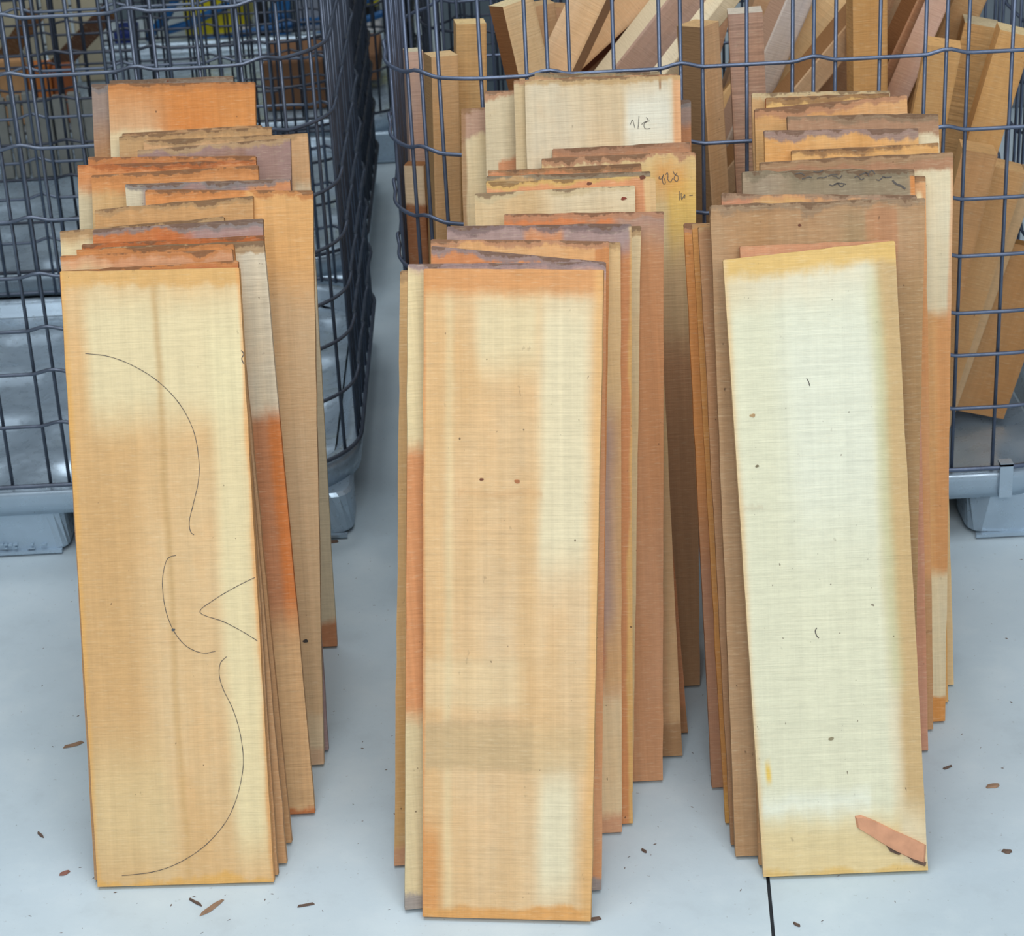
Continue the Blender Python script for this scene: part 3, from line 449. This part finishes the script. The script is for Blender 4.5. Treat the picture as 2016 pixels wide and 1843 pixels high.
# ------------------------------------------------------------------ wire cages
def rrect(x0, x1, y0, y1, r, step):
    pts = []
    def arc(cx, cy, a0):
        n = max(3, int(r * 1.571 / step))
        for k in range(n): a = a0 + math.pi / 2 * k / n; pts.append((cx + r * math.cos(a), cy + r * math.sin(a)))
    def line(ax, ay, bx, by):
        n = max(1, int(math.hypot(bx - ax, by - ay) / step))
        for k in range(n): pts.append((ax + (bx - ax) * k / n, ay + (by - ay) * k / n))
    line(x0 + r, y0, x1 - r, y0); arc(x1 - r, y0 + r, -math.pi / 2); line(x1, y0 + r, x1, y1 - r); arc(x1 - r, y1 - r, 0)
    line(x1 - r, y1, x0 + r, y1); arc(x0 + r, y1 - r, math.pi / 2); line(x0, y1 - r, x0, y0 + r); arc(x0 + r, y0 + r, math.pi)
    return pts
PER = .2067
def make_cage(label, x0, x1, y0, y1, zs, phase, step=.012, wr=.0031, top=1.16, clip=True, mat=M_WIRE, sides=6, r=.16):
    root = empty('wire_mesh_container', ((x0 + x1) / 2, (y0 + y1) / 2, 0)); ox, oy = (x0 + x1) / 2, (y0 + y1) / 2
    tag(root, label, 'container', 'wire mesh containers')
    path = rrect(x0 - ox, x1 - ox, y0 - oy, y1 - oy, r, step); n = len(path); s = [0.0]
    for i in range(n): s.append(s[-1] + math.hypot(path[(i + 1) % n][0] - path[i][0], path[(i + 1) % n][1] - path[i][1]))
    tot = s[-1]; per = tot / round(tot / PER)
    def pt(d):
        d %= tot; lo, hi = 0, n
        while hi - lo > 1:
            m = (lo + hi) // 2
            if s[m] <= d: lo = m
            else: hi = m
        f = (d - s[lo]) / max(1e-9, s[lo + 1] - s[lo]); a, b = path[lo % n], path[(lo + 1) % n]
        return a[0] + (b[0] - a[0]) * f, a[1] + (b[1] - a[1]) * f, b[1] - a[1], a[0] - b[0]
    def ring(z, rad, crimp, name):
        pts = []; m = int(tot / step)
        for i in range(m):
            d = tot * i / m; x, y, nx, ny = pt(d); L = math.hypot(nx, ny) or 1; ph = ((d - phase) % per)
            c = max(0, 1 - abs(ph - .033) / .036) if crimp else 0; c = c * c * (3 - 2 * c)
            pts.append((x + nx / L * (wr * 2 + .0035 * c), y + ny / L * (wr * 2 + .0035 * c), z + .0085 * c))
        V, Fc = tube(pts, rad, sides, True); return meshobj(name, V, Fc, mat, root, True)
    for z in zs: ring(z, wr * 1.05, True, 'horizontal_wire')
    ring(top, wr * 1.6, False, 'top_rim')
    bz = .135; ring(bz + .004, wr * 1.3, False, 'base_ring')
    V, Fc = tube([(0, 0, 0), (0, 0, top - bz)], wr, sides); me = None
    d = phase % per
    for kk in range(int(round(tot / per))):
        for off in (0, .033, .067, .136):
            x, y, nx, ny = pt(kk * per + phase + off)
            if me is None: w = meshobj('vertical_wire', V, Fc, mat, root, True); me = w.data
            else: w = bpy.data.objects.new('vertical_wire', me); C.objects.link(w); w.parent = root
            w.location = (x, y, bz)
    # pressed steel tray: rolled rim, sloping wall, embossed pan
    outl = rrect(x0 - ox - .004, x1 - ox + .004, y0 - oy - .004, y1 - oy + .004, r, .03); m = len(outl)
    prof = [(0.03, .078), (0.003, .082), (0.001, .104), (0.0, .114), (.0, .124), (.006, .130), (.022, .130), (.030, .124), (.038, .110), (.046, .102)]
    V, Fc = [], []
    for (ins, z) in prof:
        for (x, y) in outl:
            L = math.hypot(x, y); hx, hy = (x1 - x0) / 2, (y1 - y0) / 2
            V.append((x * (1 - ins / hx), y * (1 - ins / hy), z))
    for j in range(len(prof) - 1):
        for i in range(m): k = (i + 1) % m; Fc.append((j * m + i, j * m + k, (j + 1) * m + k, (j + 1) * m + i))
    meshobj('tray_rim', V, Fc, M_TRAY, root, True)
    N = 44; V, Fc = [], []; hx, hy = (x1 - x0) / 2 - .046, (y1 - y0) / 2 - .046; rr = r * .8
    for j in range(N + 1):
        for i in range(N + 1):
            x, y = -hx + 2 * hx * i / N, -hy + 2 * hy * j / N
            cx, cy = max(abs(x) - (hx - rr), 0), max(abs(y) - (hy - rr), 0); L = math.hypot(cx, cy)
            if L > rr: x -= math.copysign(cx * (1 - rr / L), x); y -= math.copysign(cy * (1 - rr / L), y)
            a, b = (x / hx * 2.5) % 1.0, (y / hy * 2.0 + .3) % 1.0
            bump = max(0, min(1, min(a, 1 - a) * 7 - .7)) * max(0, min(1, min(b, 1 - b) * 7 - .7)); bump = bump * bump * (3 - 2 * bump)
            ed = min(1, max(0, min(hx - abs(x), hy - abs(y)) / .03)); V.append((x, y, .102 - .014 * bump * ed))
    for j in range(N):
        for i in range(N): a = j * (N + 1) + i; Fc.append((a, a + 1, a + N + 2, a + N + 1))
    meshobj('pressed_tray', V, Fc, M_TRAY, root, True)
    V, Fc = [], []; box(V, Fc, -hx * .97, hx * .97, -hy * .97, hy * .97, .062, .080); meshobj('underside', V, Fc, M_DARK, root)  # near-black slab paints the shade under the tray
    # six feet with fork openings between
    W, D = x1 - x0, y1 - y0
    for fx in (-1, 0, 1):
        for fy in (-1, 1):
            cx = fx * (W / 2 - .108); hwid = .10 if fx else .077
            fx0, fx1 = cx - hwid, cx + hwid; a, b = (-D / 2 + .004, -D / 2 + .15) if fy < 0 else (D / 2 - .15, D / 2 - .004)
            V, Fc = [], []
            for (z, ins) in ((.004, .010), (.010, .004), (.080, .003), (.086, .008)):
                rc = .035 if fx else .02
                for (px_, py_) in rrect(fx0 + ins, fx1 - ins, a + ins, b - ins, rc, .012): V.append((px_, py_, z))
            mm = len(V) // 4
            for j in range(3):
                for i in range(mm): k = (i + 1) % mm; Fc.append((j * mm + i, j * mm + k, (j + 1) * mm + k, (j + 1) * mm + i))
            Fc.append(tuple(range(mm))[::-1]); Fc.append(tuple(range(3 * mm, 4 * mm)))
            ft = meshobj('foot', V, Fc, M_TRAY, root)
            if fy < 0:
                V, Fc = [], []; box(V, Fc, fx0 + .015, fx1 - .015, a - .0045, a + .004, .004, .010); meshobj('foot_flange', V, Fc, M_TRAY, ft)
    if clip:
        for cxp in (.37, .12, -.045, -.2, -.34):
            if abs(cxp) < W / 2 - .05:
                V, Fc = [], []; box(V, Fc, cxp * W - .011, cxp * W + .011, -D / 2 - .013, -D / 2 - .002, .085, .147); box(V, Fc, cxp * W - .011, cxp * W + .011, -D / 2 - .013, -D / 2 + .008, .143, .148)
                meshobj('clip', V, Fc, M_TRAY, root)
    return root
zR = [at(1900, y, 3.36).z for y in (801, 697, 614, 502, 390, 253, 102)]
zL = [at(50, y, 3.49).z for y in (838, 735, 650, 545, 434, 292, 149, 33)]
zR.append(zR[-1] + .135); zR = [z for z in zR if z < 1.1]; zL = [z for z in zL if z < 1.1]
print('zR', [round(z, 3) for z in zR], 'zL', [round(z, 3) for z in zL])
XL0, XL1 = -1.46, -.275; XR0, XR1 = -.165, .985
phR = at(1035, 103, 3.36).x - (XR0 + .16)
phL = at(62, 700, 3.49).x - (XL0 + .16)
make_cage('front right wire container filled with wooden beams', XR0, XR1, 3.36, 4.42, zR, phR)
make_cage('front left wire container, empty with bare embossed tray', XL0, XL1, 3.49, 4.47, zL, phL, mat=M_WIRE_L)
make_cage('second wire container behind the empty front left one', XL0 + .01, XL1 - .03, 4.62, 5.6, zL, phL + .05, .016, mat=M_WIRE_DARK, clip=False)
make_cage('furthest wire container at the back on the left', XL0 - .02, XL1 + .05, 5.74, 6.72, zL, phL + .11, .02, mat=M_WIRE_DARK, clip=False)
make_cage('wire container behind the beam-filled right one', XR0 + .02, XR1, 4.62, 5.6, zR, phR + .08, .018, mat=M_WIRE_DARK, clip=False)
V, Fc = [], []
for xa, xb, ya in ((2, 7, 1070), (9, 15, 1070), (17, 24, 1071), (27, 35, 1070), (10, 15, 1077), (30, 34, 1076), (55, 69, 1077), (62, 66, 1070), (82, 92, 1070)):
    a, c = at(xa, ya + 3, 3.4955), at(xb, ya, 3.4955); box(V, Fc, a.x, c.x, 3.492, 3.503, a.z, max(a.z + .0015, c.z))
mk_ = meshobj('worn_marks', V, Fc, M_TRAY, None); cg_ = bpy.data.objects['wire_mesh_container.001']; mk_.parent = cg_; mk_.location = -cg_.location
# ------------------------------------------------------------------ beams in the right container
PLACED = []
def obb_hit(A, Bb, m=.002):
    ca, xa, ha = A; cb, xb, hb = Bb; D = cb - ca
    axes = list(xa) + list(xb) + [u.cross(v) for u in xa for v in xb]
    for ax in axes:
        if ax.length < 1e-4: continue
        ax = ax.normalized(); ra = sum(abs(ax.dot(xa[i])) * ha[i] for i in range(3)); rb = sum(abs(ax.dot(xb[i])) * hb[i] for i in range(3))
        if abs(D.dot(ax)) > ra + rb + m: return False
    return True
def beam(a, b, Y0, w, d, twist, mk, label, **kw):
    for it in range(90):
        g = beam_geo(a, b, Y0, w, d, twist, **{k: v for k, v in kw.items() if k in ('k', 'zmin', 'full')})
        bb = (g[0] + g[4] * (g[1] / 2), (g[2], g[3], g[4]), (w / 2, d / 2, g[1] / 2))
        if not any(obb_hit(bb, p) for p in PLACED): break
        Y0 += .008
    if it: print('beam', label[:40], 'to Y %.3f' % Y0)
    PLACED.append(bb)
    return beam_mesh(g, w, d, mk, label, **{k: v for k, v in kw.items() if k in ('name', 'group')})
def beam_geo(a, b, Y0, w, d, twist, k=.04, zmin=.104, full=None):
    n = Vector((0, 1, -k)).normalized(); p0 = Vector((0, Y0, 0))
    A, Bp = atp(*a, p0, n), atp(*b, p0, n); dr = (A - Bp).normalized(); wv0 = dr.cross(Vector((0, 1, 0))).normalized()
    ext = (w / 2 * abs(math.cos(math.radians(twist))) + d / 2 * abs(math.sin(math.radians(twist)))) * abs(wv0.z) + d / 2 * abs(dr.y)
    L = (A.z - zmin - ext) / dr.z if full is None else full
    lim0, lim1 = -.085, .93
    if dr.x > .02 and full is None and 0 < A.x < 1.3:
        L = min(L, (A.x - lim0) / dr.x)
        if A.x > lim1: A = A - dr * ((A.x - lim1) / dr.x); L = min(L, (A.x - lim0) / dr.x, (A.z - zmin - ext) / dr.z)
    o0 = A - dr * L; X = dr.cross(Vector((0, 1, 0))).normalized(); X = X if X.x > 0 else -X
    Yv = dr.cross(X).normalized(); c, s_ = math.cos(math.radians(twist)), math.sin(math.radians(twist))
    X = X * c + Yv * s_
    return o0, L, X, dr.cross(X), dr
def beam_mesh(g, w, d, mk, label, name='timber_offcut', group='offcuts in the right wire container'):
    o0, L, X, Yc, dr = g; skew = 0
    V, UV, Fc = [], [], []; N = 5
    for j in range(N + 1):
        v = j / N
        for (sx, sy) in ((-1, -1), (-1 + .12, -1 - .0), (1 - .12, -1), (1, -1), (1, 1), (-1, 1)):
            bev = 0
            V.append((sx * w / 2, sy * d / 2 + (0.0 if abs(sx) < 1 or sy > 0 else .0012), v * L + (skew * sx * w / 2 if j == N else 0))); UV.append(((sx + 1) / 2, v))
    for j in range(N):
        for i in range(6): k2 = (i + 1) % 6; Fc.append((j * 6 + i, j * 6 + k2, (j + 1) * 6 + k2, (j + 1) * 6 + i))
    Fc.append(tuple(range(6))[::-1]); Fc.append(tuple(N * 6 + i for i in range(6)))
    o = meshobj(name, V, Fc, wood('beam_wood', **mk), None, False, UV)
    o.matrix_world = Matrix(((X.x, Yc.x, dr.x, o0.x), (X.y, Yc.y, dr.y, o0.y), (X.z, Yc.z, dr.z, o0.z), (0, 0, 0, 1)))
    tag(o, label, 'wood', group); return o
def wm(c, **k): d = dict(base=c, end=tuple(min(255, x * 1.05) for x in c), grain=.08, dirt=.0, saw=.05); d.update(k); return d
BE = [
 ((925, 42), (929, 450), 3.62, .050, .045, 6, wm(OCHRE, saw=.12, end=(226, 196, 140)), 'ochre upright beam left of centre with pale sawn end'),
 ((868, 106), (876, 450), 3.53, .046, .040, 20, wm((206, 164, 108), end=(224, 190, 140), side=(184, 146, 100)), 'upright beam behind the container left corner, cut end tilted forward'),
 ((813, 98), (822, 300), 3.66, .030, .030, 10, wm((204, 168, 136), end=PALE), 'thin pinkish upright slat at the container left edge'),
 ((818, 322), (826, 470), 3.575, .034, .03, -12, wm((158, 108, 66), patches=[T(.13, (226, 200, 164), 1, .01)]), 'short brown offcut with a pale upper end, far left in container'),
 ((1006, 2), (1040, 150), 3.60, .060, .045, 32, wm((212, 178, 124), side=(150, 104, 66), end=CREAM), 'pale beam leaning left, its shaded side towards the corner'),  # dark side colour has the shade painted in
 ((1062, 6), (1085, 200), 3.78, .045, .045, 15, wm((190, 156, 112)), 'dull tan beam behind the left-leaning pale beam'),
 ((1180, -35), (1100, 135), 3.72, .062, .05, -25, wm((220, 184, 134), side=(178, 140, 108)), 'light beam rising right, seen left of the brown gap'),  # side colour paints the shade of the right face
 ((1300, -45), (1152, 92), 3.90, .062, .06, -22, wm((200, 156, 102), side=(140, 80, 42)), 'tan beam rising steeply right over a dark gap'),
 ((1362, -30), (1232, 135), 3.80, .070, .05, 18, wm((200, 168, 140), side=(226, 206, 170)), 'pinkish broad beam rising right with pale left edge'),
 ((1440, -20), (1308, 150), 3.70, .030, .04, 20, wm((230, 212, 168)), 'cream narrow batten rising right beside the stub beam'),
 ((1374, 46), (1398, 420), 3.56, .050, .050, 48, wm((206, 164, 112), side=(150, 118, 84), end=(214, 174, 122)), 'square stub beam showing two faces, right of the middle row'),
 ((1466, 20), (1484, 420), 3.58, .056, .05, -4, wm((184, 146, 114), saw=.3, end=(218, 204, 184)), 'rough-sawn pinkish upright beam with a white end'),
 ((1585, -60), (1512, 112), 3.76, .060, .04, 28, wm((214, 200, 178), side=(176, 142, 118)), 'whitish beam rising right behind the rough-sawn upright'),
 ((1660, -50), (1490, 160), 3.88, .075, .05, -10, wm((222, 184, 122), side=(180, 140, 90)), 'broad yellow beam rising right behind the white one'),
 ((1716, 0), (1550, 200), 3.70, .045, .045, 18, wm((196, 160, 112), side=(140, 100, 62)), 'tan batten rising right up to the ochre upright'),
 ((1706, -40), (1708, 300), 3.61, .060, .045, 6, wm((202, 156, 90), saw=.12), 'tall ochre upright beam right of centre, running out of frame'),
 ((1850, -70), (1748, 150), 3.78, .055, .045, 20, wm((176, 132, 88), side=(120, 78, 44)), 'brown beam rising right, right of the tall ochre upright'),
 ((1872, -60), (1752, 220), 3.69, .040, .040, -15, wm((196, 160, 130)), 'pinkish batten rising right beside the brown beam'),
 ((1925, -60), (1842, 130), 3.90, .060, .045, 10, wm((186, 146, 92)), 'dull tan beam in the rear right of the container'),
 ((1857, 84), (1812, 310), 3.585, .058, .085, -11, wm((196, 150, 86), end=(232, 180, 116)), 'ochre beam with bright orange cut end, leaning left'),
 ((1932, 42), (1862, 330), 3.66, .062, .09, -10, wm((190, 150, 90), saw=.3, end=(212, 194, 156)), 'saw-marked beam with a whitish cut end, leaning left'),
 ((1998, 58), (1925, 300), 3.60, .056, .085, -10, wm((200, 154, 88), end=(236, 210, 158)), 'beam with a cream cut end at the right frame edge'),
 ((1926, 290), (1850, 600), 3.50, .058, .075, -8, wm((186, 140, 84), end=(226, 178, 120), side=(204, 170, 120)), 'lower beam with orange top end at lower right'),
 ((1984, 325), (1885, 640), 3.50, .055, .075, -8, wm((192, 148, 90), end=(226, 182, 126), side=(210, 178, 128)), 'lower beam with orange top end touching the right frame edge'),
 ((2030, 330), (1894, 720), 3.545, .026, .026, 0, wm((206, 172, 122)), 'thin pale batten leaning left at lower right'),
 ((2055, 400), (1915, 800), 3.60, .115, .036, 6, wm((192, 142, 82)), 'broad ochre board end resting on the tray at lower right'),
 ((1230, -90), (1130, 260), 4.02, .08, .05, 0, wm((190, 150, 104)), 'tan plank at the container rear, left of centre'),
 ((1420, -90), (1330, 260), 4.02, .08, .05, 5, wm((176, 136, 96)), 'brownish plank at the container rear behind the stub beam'),
 ((1560, -90), (1440, 260), 4.10, .09, .05, 0, wm((196, 156, 108)), 'plank at the container rear behind the rough-sawn upright'),
 ((1740, -90), (1600, 260), 4.02, .09, .05, 5, wm((172, 130, 86)), 'brown plank at the container rear behind the ochre upright'),
 ((1840, -120), (1720, 260), 4.12, .09, .05, 0, wm((186, 146, 98)), 'light brown plank at the container rear right'),
 ((1100, 10), (1080, 260), 4.12, .08, .05, 5, wm((182, 142, 98)), 'plank upright at the container rear left'),
 ((1310, -90), (1220, 260), 4.16, .10, .05, 0, wm((150, 100, 62)), 'dark brown plank deepest in the container'),
]
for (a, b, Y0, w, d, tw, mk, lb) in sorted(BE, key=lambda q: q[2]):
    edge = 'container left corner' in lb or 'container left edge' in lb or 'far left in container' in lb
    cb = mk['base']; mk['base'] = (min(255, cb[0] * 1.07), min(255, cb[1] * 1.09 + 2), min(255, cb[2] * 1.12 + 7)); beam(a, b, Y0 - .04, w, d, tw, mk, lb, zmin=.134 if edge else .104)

# ------------------------------------------------------------------ behind the left containers
def slabbox(name, label, cat, x0, x1, y0, y1, z0, z1, mat, group=None, n=1):
    V, Fc = [], []; box(V, Fc, x0 - (x0 + x1) / 2, x1 - (x0 + x1) / 2, 0, y1 - y0, 0, z1 - z0)
    o = meshobj(name, V, Fc, mat); o.location = ((x0 + x1) / 2, y0, z0)
    md = o.modifiers.new('bevel', 'BEVEL'); md.width = min(.008, (x1 - x0) * .1); md.segments = 2
    return tag(o, label, cat, group)
def px_box(name, label, cat, xa, xb, ytop, Y, depth, zb, mat, group=None):
    a, b = at(xa, ytop, Y), at(xb, ytop, Y); return slabbox(name, label, cat, a.x, b.x, Y, Y + depth, zb, max(a.z, b.z), mat, group)
for k in range(7):
    xa = -20 + k * 30
    px_box('plank', ('leftmost', 'second', 'third', 'fourth', 'fifth', 'sixth', 'rightmost')[k] + ' of the grey planks upright at the rear of the second left container', 'plank', xa, xa + 26, 196 - (k % 3) * 6, 5.44 + .004 * (k % 2), .02, .103, simple('grey_plank_wood', (122, 124, 118), .85, 0, .12, 30), 'grey planks in the second left container')
for k, (xa, xb, yt, c) in enumerate(((-10, 44, 120, (196, 148, 100)), (50, 96, 128, (190, 112, 50)), (100, 140, 132, (150, 84, 44)))):
    px_box('timber_block', ('pale orange', 'bright orange', 'dark brown')[k] + ' timber block in the furthest left container', 'wood', xa, xb, yt, 5.94, .05, .103, simple('block_wood', c, .8, 0, .12, 30), 'timber blocks in the furthest left container')
for k, (xa, xb, yt, c) in enumerate(((-30, 20, -60, (196, 188, 160)), (22, 66, -60, (198, 190, 166)), (70, 124, -60, (186, 178, 152)), (130, 186, -60, (200, 190, 162)))):
    px_box('cardboard_sheet', 'beige cardboard sheet upright in the furthest left container, ' + ('at the frame edge', 'second from the frame edge', 'third from the frame edge', 'nearest the blue drum')[k], 'cardboard', xa, xb, yt, 6.35 + .01 * k, .012, .103, simple('beige_card', c, .85, 0, .06, 12), 'beige sheets')
b = beam((215, 22), (95, 150), 6.18, .05, .04, 0, wm((92, 66, 44)), 'dark diagonal beam across the beige sheets', full=.36, group='timber blocks in the furthest left container')
b = beam((70, 28), (20, 100), 6.12, .05, .04, 0, wm((110, 78, 44)), 'dark brown beam at the left frame edge before the beige sheets', full=.3, group='timber blocks in the furthest left container', name='timber_offcut')
# machine corner beyond the containers: yellow cabinets, blue hoses, drum, cartons, post
M_YEL = simple('yellow_paint', (222, 206, 20), .45, 0, .06, 4); M_BLUE = simple('blue_plastic', (26, 96, 158), .4, 0, .1, 6); M_CART = simple('brown_cardboard', (128, 92, 64), .85, 0, .12, 5)
M_OFF = simple('off_white_plastic', (196, 198, 206), .6, 0, .05, 6); M_POST = simple('black_steel', (26, 28, 34), .5); M_GREYM = simple('blue_grey_cabinet', (104, 118, 126), .5, .2, .08, 4)
def cabinet(label, xa, xb, Y, zb, zt, dp=.3):
    a, b2 = at(xa, 40, Y).x, at(xb, 40, Y).x
    root = tag(empty('machine_cabinet', ((a + b2) / 2, Y, 0)), label, 'cabinet', 'yellow machine cabinets'); w = b2 - a
    V, Fc = [], []; box(V, Fc, -w / 2, w / 2, 0, dp, zb, zt); o = meshobj('body', V, Fc, M_YEL, root); md = o.modifiers.new('b', 'BEVEL'); md.width = .01; md.segments = 2
    V, Fc = [], []; box(V, Fc, -w / 2 + .015, w / 2 - .015, -.008, .001, zb + .03, zt - .03); meshobj('door', V, Fc, M_YEL, root)
    for sx in (-1, 1):
        V, Fc = [], []; box(V, Fc, sx * w / 2 - .02 - sx * .03, sx * w / 2 + .02 - sx * .03, .02, dp - .02, 0, zb); meshobj('leg', V, Fc, M_POST, root)
cabinet('yellow machine cabinet seen left of the black post', 362, 484, 7.16, .03, 1.5)
cabinet('narrower yellow machine cabinet right of the black post', 675, 748, 7.16, .10, 1.5)
def hose(label, pts, Y, r=.014):
    P3 = [at(x, y, Y + dy) for x, y, dy in pts]; S = []
    for i in range(len(P3) - 1):
        for k in range(5): S.append(P3[i].lerp(P3[i + 1], k / 5))
    S.append(P3[-1]); V, Fc = tube(S, r, 8); tag(meshobj('hose', V, Fc, M_BLUE, None, True), label, 'hose', 'blue hoses')
hose('blue hose crossing the left yellow cabinet', [(500, -12, 0), (430, 18, 0), (370, 48, 0), (330, 60, .0)], 7.10)
hose('blue hose rising steeply left of the yellow cabinet', [(356, -20, 0), (330, 30, 0), (300, 62, 0), (292, 80, 0)], 7.08)
hose('blue hose slanting below the left yellow cabinet', [(620, 40, 0), (520, 58, 0), (430, 76, 0), (300, 96, 0), (200, 118, 0)], 6.79, .012)
hose('blue hose crossing the right yellow cabinet', [(760, -18, 0), (700, 12, 0), (660, 28, 0), (620, 44, 0)], 7.10, .012)
hose('blue hose running below the right yellow cabinet', [(760, 24, 0), (700, 46, 0), (650, 64, 0), (600, 76, 0)], 7.02, .012)
px_box('steel_post', 'black steel post left of the blue crate in the background', 'post', 490, 514, -100, 6.85, .06, 0, M_POST)
def crate(label, xa, xb, ya, yb, Y, mat):
    a, c = at(xa, yb, Y), at(xb, ya, Y); V, Fc = [], []; w = c.x - a.x; h = c.z - a.z
    box(V, Fc, -w / 2, w / 2, 0, .25, 0, h, .01); root = meshobj('crate', V, Fc, mat); root.location = ((a.x + c.x) / 2, Y, a.z); tag(root, label, 'crate')
    V, Fc = [], []; box(V, Fc, -w / 2 - .008, w / 2 + .008, -.008, .258, h, h + .025); meshobj('rim', V, Fc, mat, root); return root
def floorz(x, y): return atz(x, y, 0).y
def stand(name, label, cat, xa, xb, yt, yb, dp, mat, group=None):
    Y = floorz((xa + xb) / 2, yb); a, b2, t_ = at(xa, yt, Y), at(xb, yt, Y), at((xa + xb) / 2, yt, Y)
    return slabbox(name, label, cat, a.x, b2.x, Y, Y + dp, 0, t_.z, mat, group)
st = stand('crate', 'blue plastic crate with yellow patch standing in the background', 'crate', 524, 566, 28, 82, .2, M_BLUE)
st2 = stand('drum', 'dark blue plastic drum at the back near the beige sheets', 'drum', 222, 262, 62, 96, .14, simple('dark_blue_plastic', (22, 44, 116), .4))
stand('sack', 'white sack standing below the left yellow cabinet', 'sack', 458, 486, 66, 118, .1, M_OFF)
stand('cabinet', 'blue-grey steel cabinet behind the drum', 'cabinet', 206, 300, -160, 40, .3, M_GREYM)
stand('cabinet', 'pale blue-grey steel cabinet right of the black post', 'cabinet', 568, 616, -160, 60, .3, simple('pale_cabinet', (150, 158, 176), .5, .2, .05))
px_box('carton', 'wide brown carton in the furthest left container, its right half', 'carton', 516, 636, 122, 5.95, .25, .103, M_CART, 'brown cartons')
ct = px_box('carton', 'brown carton with off-white label, at the right of the furthest left container', 'carton', 655, 745, 110, 6.1, .25, .134, M_CART, 'brown cartons')
Yc = ct.location.y
V, Fc = [], []; la, lb2 = at(685, 140, Yc), at(712, 205, Yc); box(V, Fc, la.x - ct.location.x, lb2.x - ct.location.x, -.002, .001, lb2.z - ct.location.z, la.z - ct.location.z); meshobj('label', V, Fc, simple('off_white_label', (206, 200, 160), .7), ct)
stand('bin', 'white bin with black lid, top right of the background gap', 'bin', 700, 748, 62, 104, .2, M_OFF)
# grey cabinets behind the beam container
px_box('cabinet', 'grey steel cabinet visible through the upper left of the beam container', 'cabinet', 850, 1120, -260, 5.95, .4, 0, M_GREYM)
px_box('cabinet', 'grey corrugated cabinet at the top right behind the beam container', 'cabinet', 1700, 2100, -260, 5.95, .4, 0, simple('corrugated_grey', (120, 130, 138), .45, .3, .1))

# ------------------------------------------------------------------ litter on the floor
M_CHIP = simple('bark_chip', (150, 120, 96), .85, 0, .2, 60, .4); M_CHIPD = simple('dark_bark_chip', (104, 84, 72), .85, 0, .2, 60, .4)
def chip(x, y, ln, wd, ang, label, mat):
    p = atz(x, y, 0); V = []; n = 10; rnd = random.Random(int(x * 7 + y))
    for k in range(n):
        a = 2 * math.pi * k / n; rr = rnd.uniform(.75, 1.15); V.append((ln / 2 * math.cos(a) * rr, wd / 2 * math.sin(a) * rr, .0006))
    V += [(v[0] * .8, v[1] * .7, .0026 + .0015 * abs(math.cos(2 * math.pi * i / n))) for i, v in enumerate(V[:n])]
    Fc = [tuple(range(n))[::-1], tuple(range(n, 2 * n))] + [(k, (k + 1) % n, (k + 1) % n + n, k + n) for k in range(n)]
    o = meshobj('bark_chip', V, Fc, mat); o.location = (p.x, p.y, 0); o.rotation_euler = (0, 0, math.radians(ang)); tag(o, label, 'chip', 'bark chips on the floor')
for a in ((418, 1788, .042, .009, 48, 'longest bark sliver on the floor before the pencilled board', M_CHIP), (385, 1778, .03, .004, -40, 'thin curled dark fibre beside the longest bark sliver', M_CHIPD), (145, 1468, .034, .008, 25, 'bark chip touching the left side of the left row', M_CHIP),
          (127, 1721, .016, .009, 30, 'small reddish chip left of the left row foot', simple('reddish_chip', (140, 96, 84), .85)), (80, 1645, .02, .004, -50, 'thin bent splinter near the left frame edge', M_CHIPD),
          (1953, 1549, .02, .010, 10, 'oval tan chip right of the right row', M_CHIP), (1983, 1678, .014, .008, -10, 'dark oval chip nearest the lower right corner', M_CHIPD), (1865, 1513, .016, .004, 25, 'thin splinter just right of the right row', M_CHIPD),
          (1172, 1811, .018, .006, 10, 'dark chip at the foot of the striped front board', M_CHIPD), (1268, 1677, .010, .004, -50, 'tiny dark splinter between middle and right rows', M_CHIPD), (655, 1068, .026, .010, 5, 'dark scrap beside the front left container foot', M_CHIPD),
          (1568, 1822, .012, .004, -45, 'tiny splinter right of the floor joint', M_CHIPD), (602, 1784, .03, .003, 12, 'long faint splinter before the gap of left and middle rows', M_CHIPD)): chip(*a)
V, Fc = [], []; rnd = random.Random(3)
for k in range(420):
    x, y = rnd.uniform(-.95, .95), rnd.uniform(2.15, 3.4); s = rnd.uniform(.0006, .0022); a = rnd.uniform(0, 6.28); ca, sa = math.cos(a) * s, math.sin(a) * s
    b = len(V); V += [(x - ca * 1.6, y - sa * 1.6, .0003), (x + sa * .6, y - ca * .6, .0003), (x + ca * 1.6, y + sa * 1.6, .0003), (x, y, .0003 + s * .5)]; Fc += [(b, b + 1, b + 3), (b + 1, b + 2, b + 3), (b + 2, b, b + 3), (b, b + 2, b + 1)]
tag(meshobj('wood_dust', V, Fc, M_CHIPD), 'fine dark wood specks scattered over the concrete floor', 'dust', None, 'stuff')
